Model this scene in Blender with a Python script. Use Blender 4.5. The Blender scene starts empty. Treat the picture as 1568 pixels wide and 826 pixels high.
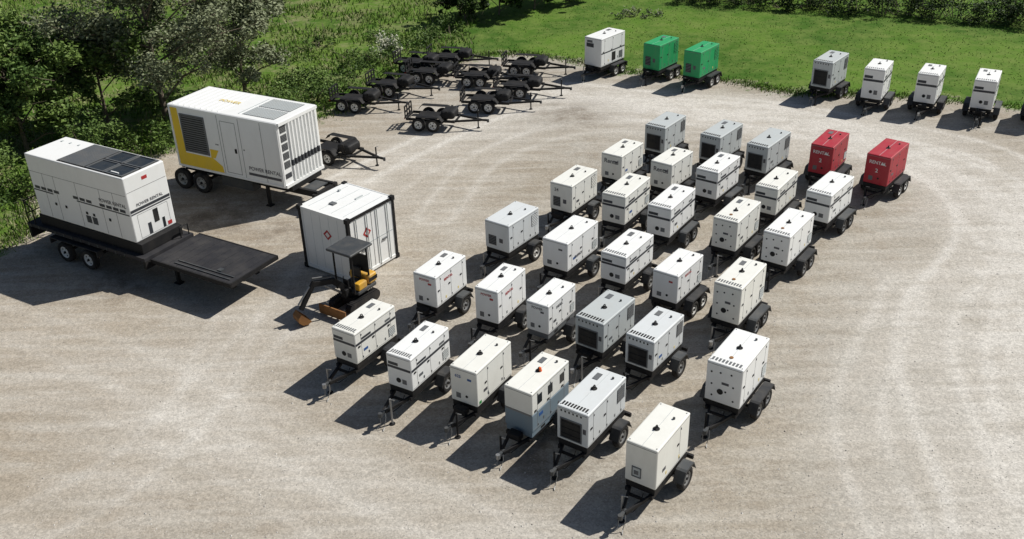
import bpy, bmesh, math, random
import numpy as np
from mathutils import Vector, Matrix, Euler
random.seed(7); RNG=np.random.default_rng(11)
sc=bpy.context.scene
COL=sc.collection
R=math.radians
# ------------------------------------------------------------------ materials
MATS={}
def nt(name):
    m=bpy.data.materials.new(name); m.use_nodes=True
    MATS[name]=m
    return m,m.node_tree.nodes,m.node_tree.links,m.node_tree.nodes['Principled BSDF']
def paint(name,col,rough=.42,dirt=.18,dirtcol=(.30,.26,.20),metal=0,scale=1.6,spec=.5):
    m,N,L,b=nt(name)
    tc=N.new('ShaderNodeTexCoord')
    n=N.new('ShaderNodeTexNoise');n.inputs['Scale'].default_value=scale;n.inputs['Detail'].default_value=5;n.inputs['Roughness'].default_value=.65
    mp=N.new('ShaderNodeMapping');mp.inputs['Scale'].default_value=(1.6,1.6,.7)
    oi=N.new('ShaderNodeObjectInfo')
    ad=N.new('ShaderNodeVectorMath');ad.operation='ADD'
    sv=N.new('ShaderNodeVectorMath');sv.operation='SCALE';sv.inputs[3].default_value=37.
    L.new(oi.outputs['Random'],sv.inputs[0])
    L.new(tc.outputs['Object'],ad.inputs[0]);L.new(sv.outputs[0],ad.inputs[1])
    L.new(ad.outputs[0],mp.inputs[0]);L.new(mp.outputs[0],n.inputs['Vector'])
    r=N.new('ShaderNodeMapRange');r.inputs[1].default_value=.42;r.inputs[2].default_value=.78;r.inputs[3].default_value=0;r.inputs[4].default_value=dirt*2
    L.new(n.outputs['Fac'],r.inputs[0])
    mx=N.new('ShaderNodeMix');mx.data_type='RGBA'
    mx.inputs[6].default_value=(*col,1);mx.inputs[7].default_value=(*dirtcol,1)
    L.new(r.outputs[0],mx.inputs[0])
    L.new(mx.outputs[2],b.inputs['Base Color'])
    r2=N.new('ShaderNodeMapRange');r2.inputs[3].default_value=rough-.08;r2.inputs[4].default_value=min(1,rough+.25)
    L.new(n.outputs['Fac'],r2.inputs[0]);L.new(r2.outputs[0],b.inputs['Roughness'])
    b.inputs['Metallic'].default_value=metal
    b.inputs['Specular IOR Level'].default_value=spec
    return m
paint('white',(.83,.84,.83),.45,.05)
paint('cream',(.80,.80,.75),.5,.07)
paint('coolwhite',(.66,.69,.70),.45,.06)
paint('greywhite',(.49,.525,.53),.5,.08)
paint('bluegrey',(.17,.23,.28),.5,.12)
paint('greenp',(.01,.33,.11),.45,.08)
paint('redp',(.40,.012,.03),.45,.08)
paint('yellow',(.80,.55,.03),.45,.08)
paint('exyellow',(.62,.34,.03),.45,.3)
paint('rust',(.28,.13,.04),.8,.3,(.10,.05,.03))
paint('black',(.011,.011,.012),.62,.06,(.14,.12,.10),spec=.3)
paint('deckblack',(.022,.022,.026),.65,.16,(.12,.11,.10),scale=.8,spec=.35)
paint('darkgrey',(.045,.05,.055),.5,.15,(.2,.18,.15))
paint('fender',(.022,.024,.028),.55,.12,(.20,.18,.15),spec=.35)
paint('stripe',(.03,.035,.045),.5,.05)
paint('grille',(.012,.013,.015),.6,.06,spec=.3)
paint('slat',(.12,.13,.14),.5,.1)
paint('seam',(.20,.20,.20),.7,.0)
paint('tyre',(.016,.016,.017),.85,.2,(.14,.12,.10),spec=.3)
paint('rimwhite',(.70,.70,.68),.5,.15)
paint('rimsteel',(.30,.31,.32),.4,.2,metal=.5)
paint('steel',(.32,.33,.34),.4,.2,metal=.7)
paint('redlens',(.45,.015,.01),.25,0)
paint('orange',(.85,.13,.01),.35,0)
paint('label',(.08,.08,.09),.5,0)
paint('labelred',(.42,.03,.03),.5,0)
paint('labelblue',(.03,.10,.30),.5,0)
paint('labelgreen',(.02,.25,.05),.5,0)
paint('labelwhite',(.75,.75,.73),.5,0)
paint('labelyellow',(.75,.60,.22),.5,0)
paint('glass',(.02,.025,.03),.12,.05)
paint('seat',(.02,.02,.02),.6,.1)
paint('bark',(.20,.16,.12),.9,.4,(.06,.05,.04),scale=6)
def leafmat(name,c0,c1):
    m,N,L,b=nt(name)
    at=N.new('ShaderNodeAttribute');at.attribute_name='v'
    cr=N.new('ShaderNodeMix');cr.data_type='RGBA';cr.inputs[6].default_value=(*c0,1);cr.inputs[7].default_value=(*c1,1)
    L.new(at.outputs['Fac'],cr.inputs[0]);L.new(cr.outputs[2],b.inputs['Base Color'])
    b.inputs['Roughness'].default_value=.6;b.inputs['Specular IOR Level'].default_value=.2
leafmat('leaf_dark',(.028,.062,.012),(.12,.19,.038))
leafmat('leaf_mid',(.045,.092,.020),(.17,.25,.062))
leafmat('leaf_grey',(.10,.125,.06),(.27,.30,.18))
leafmat('leaf_hedge',(.012,.028,.007),(.05,.09,.02))
leafmat('leaf_pale',(.30,.34,.20),(.62,.62,.50))
leafmat('grass_blade',(.055,.130,.012),(.17,.27,.042))
leafmat('grass_dry',(.12,.14,.05),(.36,.34,.19))
m,N,L,b=nt('stone')
at=N.new('ShaderNodeAttribute');at.attribute_name='v'
cr=N.new('ShaderNodeMix');cr.data_type='RGBA';cr.inputs[6].default_value=(.26,.24,.21,1);cr.inputs[7].default_value=(.66,.64,.60,1)
L.new(at.outputs['Fac'],cr.inputs[0]);L.new(cr.outputs[2],b.inputs['Base Color']);b.inputs['Roughness'].default_value=.9

# ------------------------------------------------------------------ mesh builder
class MB:
    def __init__(s): s.v=[];s.f=[];s.m=[];s.sm=[];s.mats=[]
    def mi(s,n):
        if n not in s.mats: s.mats.append(n)
        return s.mats.index(n)
    def add(s,vs,fs,mat,smooth=False,M=None):
        o=len(s.v)
        if M is not None: vs=[tuple(M@Vector(v)) for v in vs]
        s.v+= [tuple(v) for v in vs]; k=s.mi(mat)
        for f in fs: s.f.append([i+o for i in f]);s.m.append(k);s.sm.append(smooth)
    def box(s,x0,x1,y0,y1,z0,z1,mat,M=None):
        vs=[(x,y,z) for x in(x0,x1) for y in(y0,y1) for z in(z0,z1)]
        s.add(vs,[(0,1,3,2),(4,6,7,5),(0,4,5,1),(2,3,7,6),(0,2,6,4),(1,5,7,3)],mat,False,M)
    def bev(s,x0,x1,y0,y1,z0,z1,mat,r=.03,M=None,seg=2):
        bm=bmesh.new();bmesh.ops.create_cube(bm,size=1)
        for v in bm.verts: v.co=Vector(((x0+x1)/2+v.co.x*(x1-x0),(y0+y1)/2+v.co.y*(y1-y0),(z0+z1)/2+v.co.z*(z1-z0)))
        bmesh.ops.bevel(bm,geom=list(bm.edges),offset=r,segments=seg,affect='EDGES',profile=.5)
        bm.verts.index_update()
        s.add([v.co.copy() for v in bm.verts],[[v.index for v in f.verts] for f in bm.faces],mat,False,M);bm.free()
    def cyl(s,p0,p1,r0,r1=None,seg=10,mat='black',caps=True):
        r1=r0 if r1 is None else r1
        p0=Vector(p0);p1=Vector(p1);d=(p1-p0).normalized()
        a=d.orthogonal().normalized();b=d.cross(a)
        ring=lambda p,r:[p+(a*math.cos(2*math.pi*i/seg)+b*math.sin(2*math.pi*i/seg))*r for i in range(seg)]
        vs=ring(p0,r0)+ring(p1,r1)
        s.add(vs,[(i,(i+1)%seg,seg+(i+1)%seg,seg+i) for i in range(seg)],mat,True)
        if caps: s.add(vs,[list(range(seg))[::-1],list(range(seg,2*seg))],mat)
    def beam(s,p0,p1,w,h,mat):
        p0=Vector(p0);p1=Vector(p1);d=(p1-p0);l=d.length;d.normalize()
        up=Vector((0,0,1)) if abs(d.z)<.9 else Vector((1,0,0))
        y=up.cross(d).normalized();z=d.cross(y)
        M=Matrix((( d.x,y.x,z.x,p0.x),(d.y,y.y,z.y,p0.y),(d.z,y.z,z.z,p0.z),(0,0,0,1)))
        s.box(0,l,-w/2,w/2,-h/2,h/2,mat,M)
    def lathe(s,c,prof,mat,seg=24,smooth=True):
        vs=[];n=len(prof)
        for i in range(seg):
            a=2*math.pi*i/seg
            for (y,r) in prof: vs.append((c[0]+r*math.cos(a),c[1]+y,c[2]+r*math.sin(a)))
        fs=[]
        for i in range(seg):
            j=(i+1)%seg
            for k in range(n-1): fs.append((i*n+k,i*n+k+1,j*n+k+1,j*n+k))
        s.add(vs,fs,mat,smooth)
    def wheel(s,x,y,r,w,rim='rimsteel'):
        c=(x,y,r);h=w/2
        s.lathe(c,[(-h*.75,r*.58),(-h,r*.68),(-h,r*.86),(-h*.8,r*.97),(-h*.3,r),(h*.3,r),(h*.8,r*.97),(h,r*.86),(h,r*.68),(h*.75,r*.58)],'tyre')
        for sg in(-1,1):
            s.lathe(c,[(sg*h*.75,r*.60),(sg*h*.82,r*.56),(sg*h*.45,r*.50),(sg*h*.40,r*.30),(sg*h*.6,r*.22),(sg*h*.6,0.001)],rim)
            s.lathe(c,[(sg*h*.6,r*.13),(sg*h*.95,r*.11),(sg*h*.95,0.001)],'black',12)
            for i in range(5):
                a=i*1.2566;s.box(x+r*.40*math.cos(a)-.022,x+r*.40*math.cos(a)+.022,y+sg*h*.44-.012,y+sg*h*.44+.012,r+r*.40*math.sin(a)-.022,r+r*.40*math.sin(a)+.022,'grille')
    def wheelx(s,sx,yv,r,w,rim):
        q=MB();q.wheel(0,0,r,w,rim);M=Matrix.Translation((sx,yv,0))@Matrix.Rotation(R(90),4,'Z')
        off=len(s.v);s.v+=[tuple(M@Vector(v)) for v in q.v]
        for f,a,sm in zip(q.f,q.m,q.sm): s.f.append([i+off for i in f]);s.m.append(s.mi(q.mats[a]));s.sm.append(sm)
    def torus(s,c,R0,r,mat,M=None,seg=14,s2=6):
        vs=[];fs=[]
        for i in range(seg):
            a=2*math.pi*i/seg
            for j in range(s2):
                b=2*math.pi*j/s2;q=R0+r*math.cos(b)
                vs.append((c[0]+q*math.cos(a),c[1]+r*math.sin(b),c[2]+q*math.sin(a)))
        for i in range(seg):
            for j in range(s2):
                fs.append((i*s2+j,i*s2+(j+1)%s2,((i+1)%seg)*s2+(j+1)%s2,((i+1)%seg)*s2+j))
        s.add(vs,fs,mat,True,M)
    def obj(s,name,loc=(0,0,0),yaw=0,parent=None):
        me=bpy.data.meshes.new(name);me.from_pydata(s.v,[],s.f)
        for n in s.mats: me.materials.append(MATS[n])
        me.polygons.foreach_set('material_index',s.m);me.polygons.foreach_set('use_smooth',s.sm);me.update()
        bm=bmesh.new();bm.from_mesh(me);bmesh.ops.recalc_face_normals(bm,faces=bm.faces);bm.to_mesh(me);bm.free()
        o=bpy.data.objects.new(name,me);o.location=loc;o.rotation_euler=(0,0,yaw);COL.objects.link(o)
        if parent: o.parent=parent
        return o
class Face:
    def __init__(s,mb,L,W,zt): s.mb=mb;s.L=L/2;s.W=W/2;s.zt=zt
    def plate(s,face,u0,u1,v0,v1,t,mat):
        a,b=-.01,t;mb=s.mb
        if face=='+x': mb.box(s.L+a,s.L+b,u0,u1,v0,v1,mat)
        elif face=='-x': mb.box(-s.L-b,-s.L-a,u0,u1,v0,v1,mat)
        elif face=='+y': mb.box(u0,u1,s.W+a,s.W+b,v0,v1,mat)
        elif face=='-y': mb.box(u0,u1,-s.W-b,-s.W-a,v0,v1,mat)
        elif face=='top': mb.box(u0,u1,v0,v1,s.zt+a,s.zt+b,mat)
    def louver(s,face,u0,u1,v0,v1,n,slat='slat',along='u'):
        s.plate(face,u0,u1,v0,v1,.006,'grille')
        for i in range(n):
            if along=='u':
                h=(v1-v0)/n;s.plate(face,u0+.01,u1-.01,v0+h*(i+.2),v0+h*(i+.65),.02,slat)
            else:
                h=(u1-u0)/n;s.plate(face,u0+h*(i+.2),u0+h*(i+.65),v0+.01,v1-.01,.02,slat)
    def frame(s,face,u0,u1,v0,v1,w,t,mat):
        s.plate(face,u0,u1,v0,v0+w,t,mat);s.plate(face,u0,u1,v1-w,v1,t,mat)
        s.plate(face,u0,u0+w,v0+w,v1-w,t,mat);s.plate(face,u1-w,u1,v0+w,v1-w,t,mat)
def text(s,parent,face,u,z,size,mat,L,W,yo=.006):
    c=bpy.data.curves.new('lettering','FONT');c.body=s;c.size=size;c.align_x='CENTER';c.extrude=.001;c.offset=size*.015
    c.materials.append(MATS[mat])
    o=bpy.data.objects.new('lettering',c)
    if face=='+x': o.location=(L/2+yo,u,z);o.rotation_euler=(R(90),0,R(90))
    elif face=='+y': o.location=(u,W/2+yo,z);o.rotation_euler=(R(90),0,R(180))
    elif face=='top': o.location=(u,W,z);o.rotation_euler=(0,0,R(90))
    COL.objects.link(o);o.parent=parent
    return o

# ------------------------------------------------------------------ trailer generator
def generator(x,y,yaw,L,W,zb,zt,style='plain',col='white',tandem=False,txt=None,txtmat='label',name='towable_generator',rim='rimsteel',**k):
    rnd=random.Random(int(x*97+y*31)); mb=MB(); F=Face(mb,L,W,zt); h=zt-zb; hx=L/2; hw=W/2
    low=k.get('low')
    if low:
        mb.bev(-hx,hx,-hw,hw,zb,zb+h*.45,low,.025); mb.bev(-hx,hx,-hw,hw,zb+h*.45+.004,zt,col,.03)
    else: mb.bev(-hx,hx,-hw,hw,zb,zt,col,.035)
    for f,a in(('+x',hw),('-x',hw),('+y',hx),('-y',hx)): F.plate(f,-a+.035,a-.035,zt-.075,zt-.060,.002,'seam')
    for sgn in('+y','-y'):
        d=k.get('doors',(-.36,0.02,.36))
        for q in d: F.plate(sgn,q*L-.006,q*L+.006,zb+.07,zt-.08,.003,'seam')
        F.plate(sgn,-hx+.06,hx-.06,zb+.065,zb+.077,.003,'seam')
        for q in d:
            F.plate(sgn,q*L+.06,q*L+.16,zb+h*.5,zb+h*.5+.05,.016,'black')
            F.plate(sgn,q*L-.04,q*L-.015,zt-.2,zt-.14,.014,'slat');F.plate(sgn,q*L-.04,q*L-.015,zb+.12,zb+.18,.014,'slat')
        for q in(-.2,.2):
            F.plate(sgn,q*L-.03,q*L+.03,zb+h*.12,zb+h*.2,.005,rnd.choice(['label','slat','slat','labelyellow']))
        if rnd.random()<.6: F.plate(sgn,.22*L,.32*L,zb+h*.28,zb+h*.36,.005,rnd.choice(['label','labelblue','slat']))
    sl='slat' if style in('grille',) else col
    if style in('grille','sidevent'):
        F.louver('+y',-hx+.1,-hx+.1+L*.2,zb+h*.45,zb+h*.86,7,sl);F.louver('-y',-hx+.1,-hx+.1+L*.2,zb+h*.45,zb+h*.86,7,sl)
    elif rnd.random()<.5 and style!='cabin':
        F.louver('+y',-hx+.1,-hx+.1+L*.16,zb+h*.14,zb+h*.4,5,'greywhite')
    F.louver('-x',-hw+.12,hw-.12,zb+h*.3,zb+h*.85,8,sl)
    ex=rnd.uniform(-.05,.08)*L
    mb.cyl((ex,0,zt-.01),(ex,0,zt+.012),.095,mat='grille',seg=14)
    mb.torus((ex,0,zt+.05),.06,.017,'black')
    mb.cyl((ex-.32*L,hw*.45,zt-.01),(ex-.32*L,hw*.45,zt+.05),.035,mat='darkgrey')
    if rnd.random()<.6: mb.box(-hx*.75,-hx*.45,-hw*.6,-hw*.25,zt-.01,zt+.012,'slat')
    mb.box(-hx+.04,hx-.04,-.006,.006,zt-.01,zt+.003,'greywhite')
    for sx in(-1,1):
        for sy in(-1,1): mb.box(sx*(hx-.09)-.015,sx*(hx-.09)+.015,sy*(hw-.07)-.015,sy*(hw-.07)+.015,zt-.01,zt+.01,'slat')
    if style in('stripe','grille','holes'):
        for i in range(9):
            yy=-hw+.08+(W-.16)*i/9;mb.box(hx-.27,hx-.10,yy,yy+(W-.16)/9*.6,zt-.01,zt+.006,'slat' if style!='grille' else 'grille')
    if style=='stripe':
        z0=zb+h*.58
        F.plate('+y',-hx+.03,hx-.03,z0,z0+h*.075,.004,'stripe');F.plate('-y',-hx+.03,hx-.03,z0,z0+h*.075,.004,'stripe')
        F.plate('+x',-hw+.03,hw-.03,z0,z0+h*.075,.004,'stripe')
        F.plate('+x',-hw+.06,-hw+.06+W*.40,z0+h*.10,z0+h*.19,.004,'stripe')
        F.plate('+y',hx*.25,hx*.7,z0+h*.10,z0+h*.17,.004,'stripe');F.plate('+y',-hx*.7,-hx*.45,z0+h*.10,z0+h*.17,.004,'slat')
        mb.cyl((hx-.01,hw*-.1,zb+h*.24),(hx+.012,-hw*.1,zb+h*.24),.085,mat='grille',seg=16)
        F.plate('+x',hw*.2,hw*.55,zb+h*.16,zb+h*.3,.006,'slat')
    elif style=='grille':
        F.frame('+x',-hw*.78,hw*.62,zb+h*.08,zb+h*.68,.03,.02,'slat')
        F.louver('+x',-hw*.74,hw*.58,zb+h*.11,zb+h*.65,3,'grille')
        for i in range(6): 
            yy=-hw+.12+i*(W-.24)/6;F.plate('+x',yy,yy+.05,zt-.16,zt-.1,.004,'grille')
        F.plate('+x',hw*.68,hw*.88,zb+h*.4,zb+h*.55,.005,'label')
    elif style=='holes':
        mb.cyl((hx-.01,hw*-.15,zb+h*.3),(hx+.012,-hw*.15,zb+h*.3),.095,mat='grille',seg=16)
        for (a,b) in((-.7,.75),(-.2,.78),(.4,.8),(-.65,.45),(.55,.5),(-.6,.16),(.6,.15),(.15,.33)):
            mb.cyl((hx-.01,a*hw,zb+b*h),(hx+.008,a*hw,zb+b*h),.03,mat='grille',seg=10)
        F.plate('+x',-hw*.1,hw*.3,zb+h*.5,zb+h*.56,.005,'label')
        mb.cyl((hx*.55,0,zt-.01),(hx*.55,0,zt+.02),.06,mat='rust')
    elif style=='port':
        F.frame('+x',-hw*.55,hw*.05,zb+h*.16,zb+h*.42,.025,.02,'slat');F.plate('+x',-hw*.5,0,zb+h*.19,zb+h*.39,.008,'greywhite')
        F.plate('+x',-hw*.4,-hw*.12,zb+h*.23,zb+h*.33,.014,'slat')
    elif style=='plain':
        F.plate('+x',-hw*.6,-hw*.25,zb+h*.12,zb+h*.27,.006,'slat')
        F.plate('+x',hw*.3,hw*.6,zb+h*.7,zb+h*.76,.005,txtmat)
        mb.cyl((hx-.01,hw*.2,zb+h*.22),(hx+.01,hw*.2,zb+h*.22),.045,mat='grille',seg=12)
    elif style=='sidevent':
        F.louver('+x',-hw*.7,-hw*.05,zb+h*.15,zb+h*.5,6,'slat');F.plate('+x',hw*.2,hw*.5,zb+h*.3,zb+h*.45,.006,'label')
    elif style=='cabin':
        for q in(-.3,0.02,.3): F.plate('+y',q*L-.12,q*L+.12,zb+h*.62,zb+h*.85,.006,'glass')
        F.plate('+x',-hw+.04,hw-.04,zb+h*.42,zb+h*.46,.006,'seam')
    elif style=='big':
        F.plate('+x',-hw*.75,hw*.1,zb+h*.66,zb+h*.8,.006,'stripe');F.plate('+x',-hw*.7,-hw*.05,zb+h*.82,zb+h*.9,.006,'slat')
        F.plate('+y',-hx+.03,hx-.03,zb+h*.45,zb+h*.49,.004,'stripe');F.plate('+y',-hx*.2,hx*.1,zb+h*.1,zb+h*.4,.01,'grille')
        F.plate('+y',-hx*.8,-hx*.5,zb+h*.1,zb+h*.35,.01,'slat')
    if k.get('beacon'): mb.cyl((-hx*.1,hw*.1,zt),(-hx*.1,hw*.1,zt+.12),.05,.035,mat='orange',seg=12)
    if k.get('sticker'): F.plate('+y',hx*.78,hx*.9,zb+.06,zb+.16,.006,k['sticker'])
    tm=k.get('base','black')
    mb.bev(-hx+.02,hx-.02,-hw+.03,hw-.03,zb-.20,zb-.002,tm,.015)
    for sy in(-1,1):
        for q in(-.25,.2): mb.box(q*L-.11,q*L+.11,sy*(hw-.03)-.006,sy*(hw-.03)+.006,zb-.15,zb-.07,'grille')
        mb.box(-hx-.12,hx+.05,sy*hw*.8-.04,sy*hw*.8+.04,zb-.32,zb-.202,'black')
    mb.box(-hx-.18,-hx-.1,-hw-.12,hw+.12,zb-.34,zb-.22,'black')
    for sy in(-1,1): mb.box(-hx-.19,-hx-.175,sy*(hw+.02)-.06,sy*(hw+.02)+.06,zb-.32,zb-.24,'redlens')
    tip=hx+1.02+rnd.uniform(-.08,.1); zf=zb-.27
    for sy in(-1,1): mb.beam((hx-.1,sy*hw*.72,zf),(tip-.18,sy*.04,zf-.03),.07,.10,'black')
    mb.box(hx+.15,hx+.21,-hw*.55,hw*.55,zf-.04,zf+.03,'black')
    if rnd.random()<.35: mb.bev(hx+.06,hx+.32,-.2,.2,zf+.055,zf+.25,'black',.02)
    mb.beam((tip-.3,0,zf-.03),(tip,0,zf-.03),.09,.09,'darkgrey')
    mb.cyl((tip+.02,0,zf-.10),(tip+.02,0,zf+.04),.065,mat='steel' if rnd.random()<.4 else 'darkgrey',seg=10)
    jx=tip-.33;jy=.14*rnd.choice((-1,1))
    mb.cyl((jx,jy,.03),(jx,jy,zf+.38),.032,mat='steel' if rnd.random()<.3 else 'black',seg=8);mb.cyl((jx,jy,0.004),(jx,jy,.03),.09,mat='black',seg=10)
    mb.beam((jx,jy,zf+.36),(jx-.02,jy+.16,zf+.37),.02,.02,'steel')
    pts=[(hx-.02,.1,zf+.02),(hx+.25,.16,zf-.16),(hx+.55,.1,zf-.2),(tip-.2,.05,zf-.02)]
    for a,b in zip(pts,pts[1:]): mb.cyl(a,b,.012,seg=5,mat='black',caps=False)
    for sy in(-1,1): 
        pts=[(tip-.15,sy*.06,zf-.05),(tip-.10,sy*.10,zf-.2),(tip-.02,sy*.07,.06),(tip+.1,sy*.12,.02)]
        for a,b in zip(pts,pts[1:]): mb.cyl(a,b,.012,seg=5,mat='steel',caps=False)
    r=.31 if tandem else .35; xs=(-.12*L-.36,-.12*L+.34) if tandem else (-.2*L,)
    yw=hw+.21
    mb.cyl((xs[0],-yw,r),(xs[0],yw,r),.035,mat='black',seg=8)
    if tandem: mb.cyl((xs[1],-yw,r),(xs[1],yw,r),.035,mat='black',seg=8)
    ft=max(2*r+.09,zb-.06)
    for sy in(-1,1):
        for xx in xs: mb.wheel(xx,sy*yw,r,.20,rim)
        x0,x1=xs[0]-.42,xs[-1]+.42
        prof=[(x0,ft-.34),(x0+.16,ft-.03),(x0+.24,ft),(x1-.24,ft),(x1-.16,ft-.03),(x1,ft-.34)]
        ya,yb=sorted((sy*(hw+.05),sy*(hw+.35)))
        vs=[];t=.012
        for (px,pz) in prof: vs+=[(px,ya,pz),(px,yb,pz)]
        for (px,pz) in prof: vs+=[(px,ya,pz-t),(px,yb,pz-t)]
        n=len(prof);fs=[]
        for i in range(n-1):
            a=2*i;fs+=[(a,a+1,a+3,a+2),(2*n+a,2*n+a+2,2*n+a+3,2*n+a+1),(a+1,2*n+a+1,2*n+a+3,a+3),(a,a+2,2*n+a+2,2*n+a)]
        fm=k.get('fender','darkgrey' if rnd.random()<.3 else 'fender')
        mb.add(vs,fs,fm)
        yo=sy*(hw+.35)
        mb.add([(px,yo,pz) for px,pz in prof]+[(px,yo,pz-.06) for px,pz in prof],[(i,i+1,n+i+1,n+i) for i in range(n-1)],fm)
        mb.box(x0+.05,x0+.11,ya-.005,ya+.02,ft-.3,ft-.24,'orange')
    o=mb.obj(name,(x,y,0),R(yaw))
    if txt:
        for t in txt: text(t[0],o,t[1],t[2]*(W if t[1]=='+x' else L),zb+h*t[3],t[4],txtmat,L,W,.008)
    return o
PW=lambda f='+x',u=-.1,z=.68,s=.13:('POWER',f,u,z,s)
G=generator
st=dict(style='stripe')
G(-4.78,26.67,237,2.03,.93,.82,1.95,col='cream',**st)
G(-2.94,25.16,239,2.07,.90,.82,1.97,col='white',**st)
G(-1.00,24.29,238,1.95,.93,.78,2.00,col='cream',style='plain',doors=(-.25,.2),sticker='labelgreen',txt=[('625','+x',-.2,.72,.14)],txtmat='labelblue')
G(.63,23.13,235,1.99,.94,.70,2.05,col='cream',style='cabin',low='bluegrey',beacon=True,base='bluegrey')
G(2.15,22.32,235,2.17,.99,.82,1.95,col='coolwhite',style='grille')
G(3.74,20.48,235,1.94,.91,.79,2.08,col='cream',style='port',doors=(-.2,),fender='darkgrey')
G(-2.51,29.92,238,1.87,.94,.81,2.01,col='white',style='plain',txt=[PW('+x',0,.8,.12),('RENTAL','+y',.1,.7,.14)],txtmat='labelred')
G(-.40,28.77,239,1.88,.89,.80,2.04,col='white',style='plain',txt=[PW('+x',0,.8,.12),('RENTAL','+y',.1,.7,.14)],txtmat='labelred')
G(1.27,27.90,236,1.77,.85,.84,1.92,col='white',style='plain',txt=[PW('+x',0,.8,.12),('DIESEL','+y',.1,.7,.14)],txtmat='label',base='slat')
G(2.97,26.87,233,1.98,1.05,.84,1.92,col='greywhite',style='grille')
G(4.41,25.75,233,1.96,.99,.84,1.92,col='coolwhite',style='grille')
G(6.59,23.90,235,2.04,1.10,.78,2.14,col='white',style='holes',tandem=True)
G(.06,33.83,233,1.99,1.12,.83,1.98,col='coolwhite',style='sidevent',rim='rimwhite')
G(2.21,32.34,235,2.23,1.07,.83,1.98,col='white',style='plain',txt=[('ENERGY','+y',.15,.3,.15)])
G(4.19,31.22,235,2.14,1.01,.84,1.93,col='white',**st)
G(5.77,29.68,233,1.90,.96,.84,1.93,col='white',style='plain',txt=[('RENTAL','+y',.1,.75,.13)],txtmat='labelred',tandem=True,rim='rimwhite')
G(7.63,28.42,234,2.08,.98,.76,2.15,col='cream',style='holes',tandem=True)
G(2.67,37.18,235,2.07,1.04,.82,2.02,col='cream',style='sidevent',txt=[('24','+x',-.2,.7,.2)])
G(4.71,36.07,237,2.30,1.03,.81,2.03,col='cream',**st)
G(6.35,34.84,236,2.29,.99,.81,2.04,col='white',tandem=True,**st)
G(8.63,33.52,234,2.18,.99,.80,2.03,col='cream',style='holes',tandem=True)
G(10.29,32.32,233,2.34,1.02,.81,2.02,col='white',style='holes',tandem=True)
tb=[('Rental','+x',0,.64,.28)]
G(5.02,40.17,234,1.96,1.01,.83,1.98,col='cream',style='plain',txt=tb)
G(7.02,39.04,232,1.90,1.01,.82,1.99,col='cream',style='plain',txt=tb)
G(8.82,38.09,233,2.16,.99,.81,2.04,col='white',tandem=True,**st)
G(10.87,36.42,234,2.19,.95,.83,1.98,col='cream',tandem=True,**st)
G(12.82,35.68,231,2.35,1.03,.81,2.01,col='white',tandem=True,**st)
G(7.38,43.24,233,2.08,1.05,.80,2.05,col='greywhite',style='grille')
G(9.75,42.01,231,2.24,1.01,.81,2.02,col='greywhite',style='grille')
G(11.59,40.72,231,2.37,1.02,.80,2.03,col='greywhite',style='grille',tandem=True)
tr=[('RENTAL','+x',0,.70,.2),('2','+x',0,.42,.24)]
G(14.16,40.23,234,2.08,1.00,.78,2.10,col='redp',style='plain',tandem=True,txt=tr,txtmat='labelwhite')
G(16.26,38.95,230,2.16,1.03,.78,2.09,col='redp',style='plain',tandem=True,txt=tr,txtmat='labelwhite',rim='rimwhite')
G(5.86,56.87,229,2.40,1.20,.74,2.40,col='white',style='big',tandem=True,rim='rimwhite')
G(9.01,55.74,230,2.10,1.10,.75,2.22,col='greenp',style='sidevent',tandem=True,rim='rimwhite')
G(11.08,54.23,231,2.20,1.05,.75,2.22,col='greenp',style='sidevent',tandem=True,rim='rimwhite')
G(17.64,51.76,231,2.25,1.10,.76,2.20,col='greywhite',style='grille',tandem=True)
G(19.54,49.79,238,1.90,1.05,.71,2.32,col='white',tandem=True,**st)
G(21.99,48.92,238,1.95,1.04,.73,2.25,col='white',tandem=True,**st)
G(24.43,47.84,240,2.10,1.05,.75,2.22,col='white',tandem=True,**st)
G(27.0,46.9,238,2.10,1.05,.75,2.22,col='white',tandem=True,**st)

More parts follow.
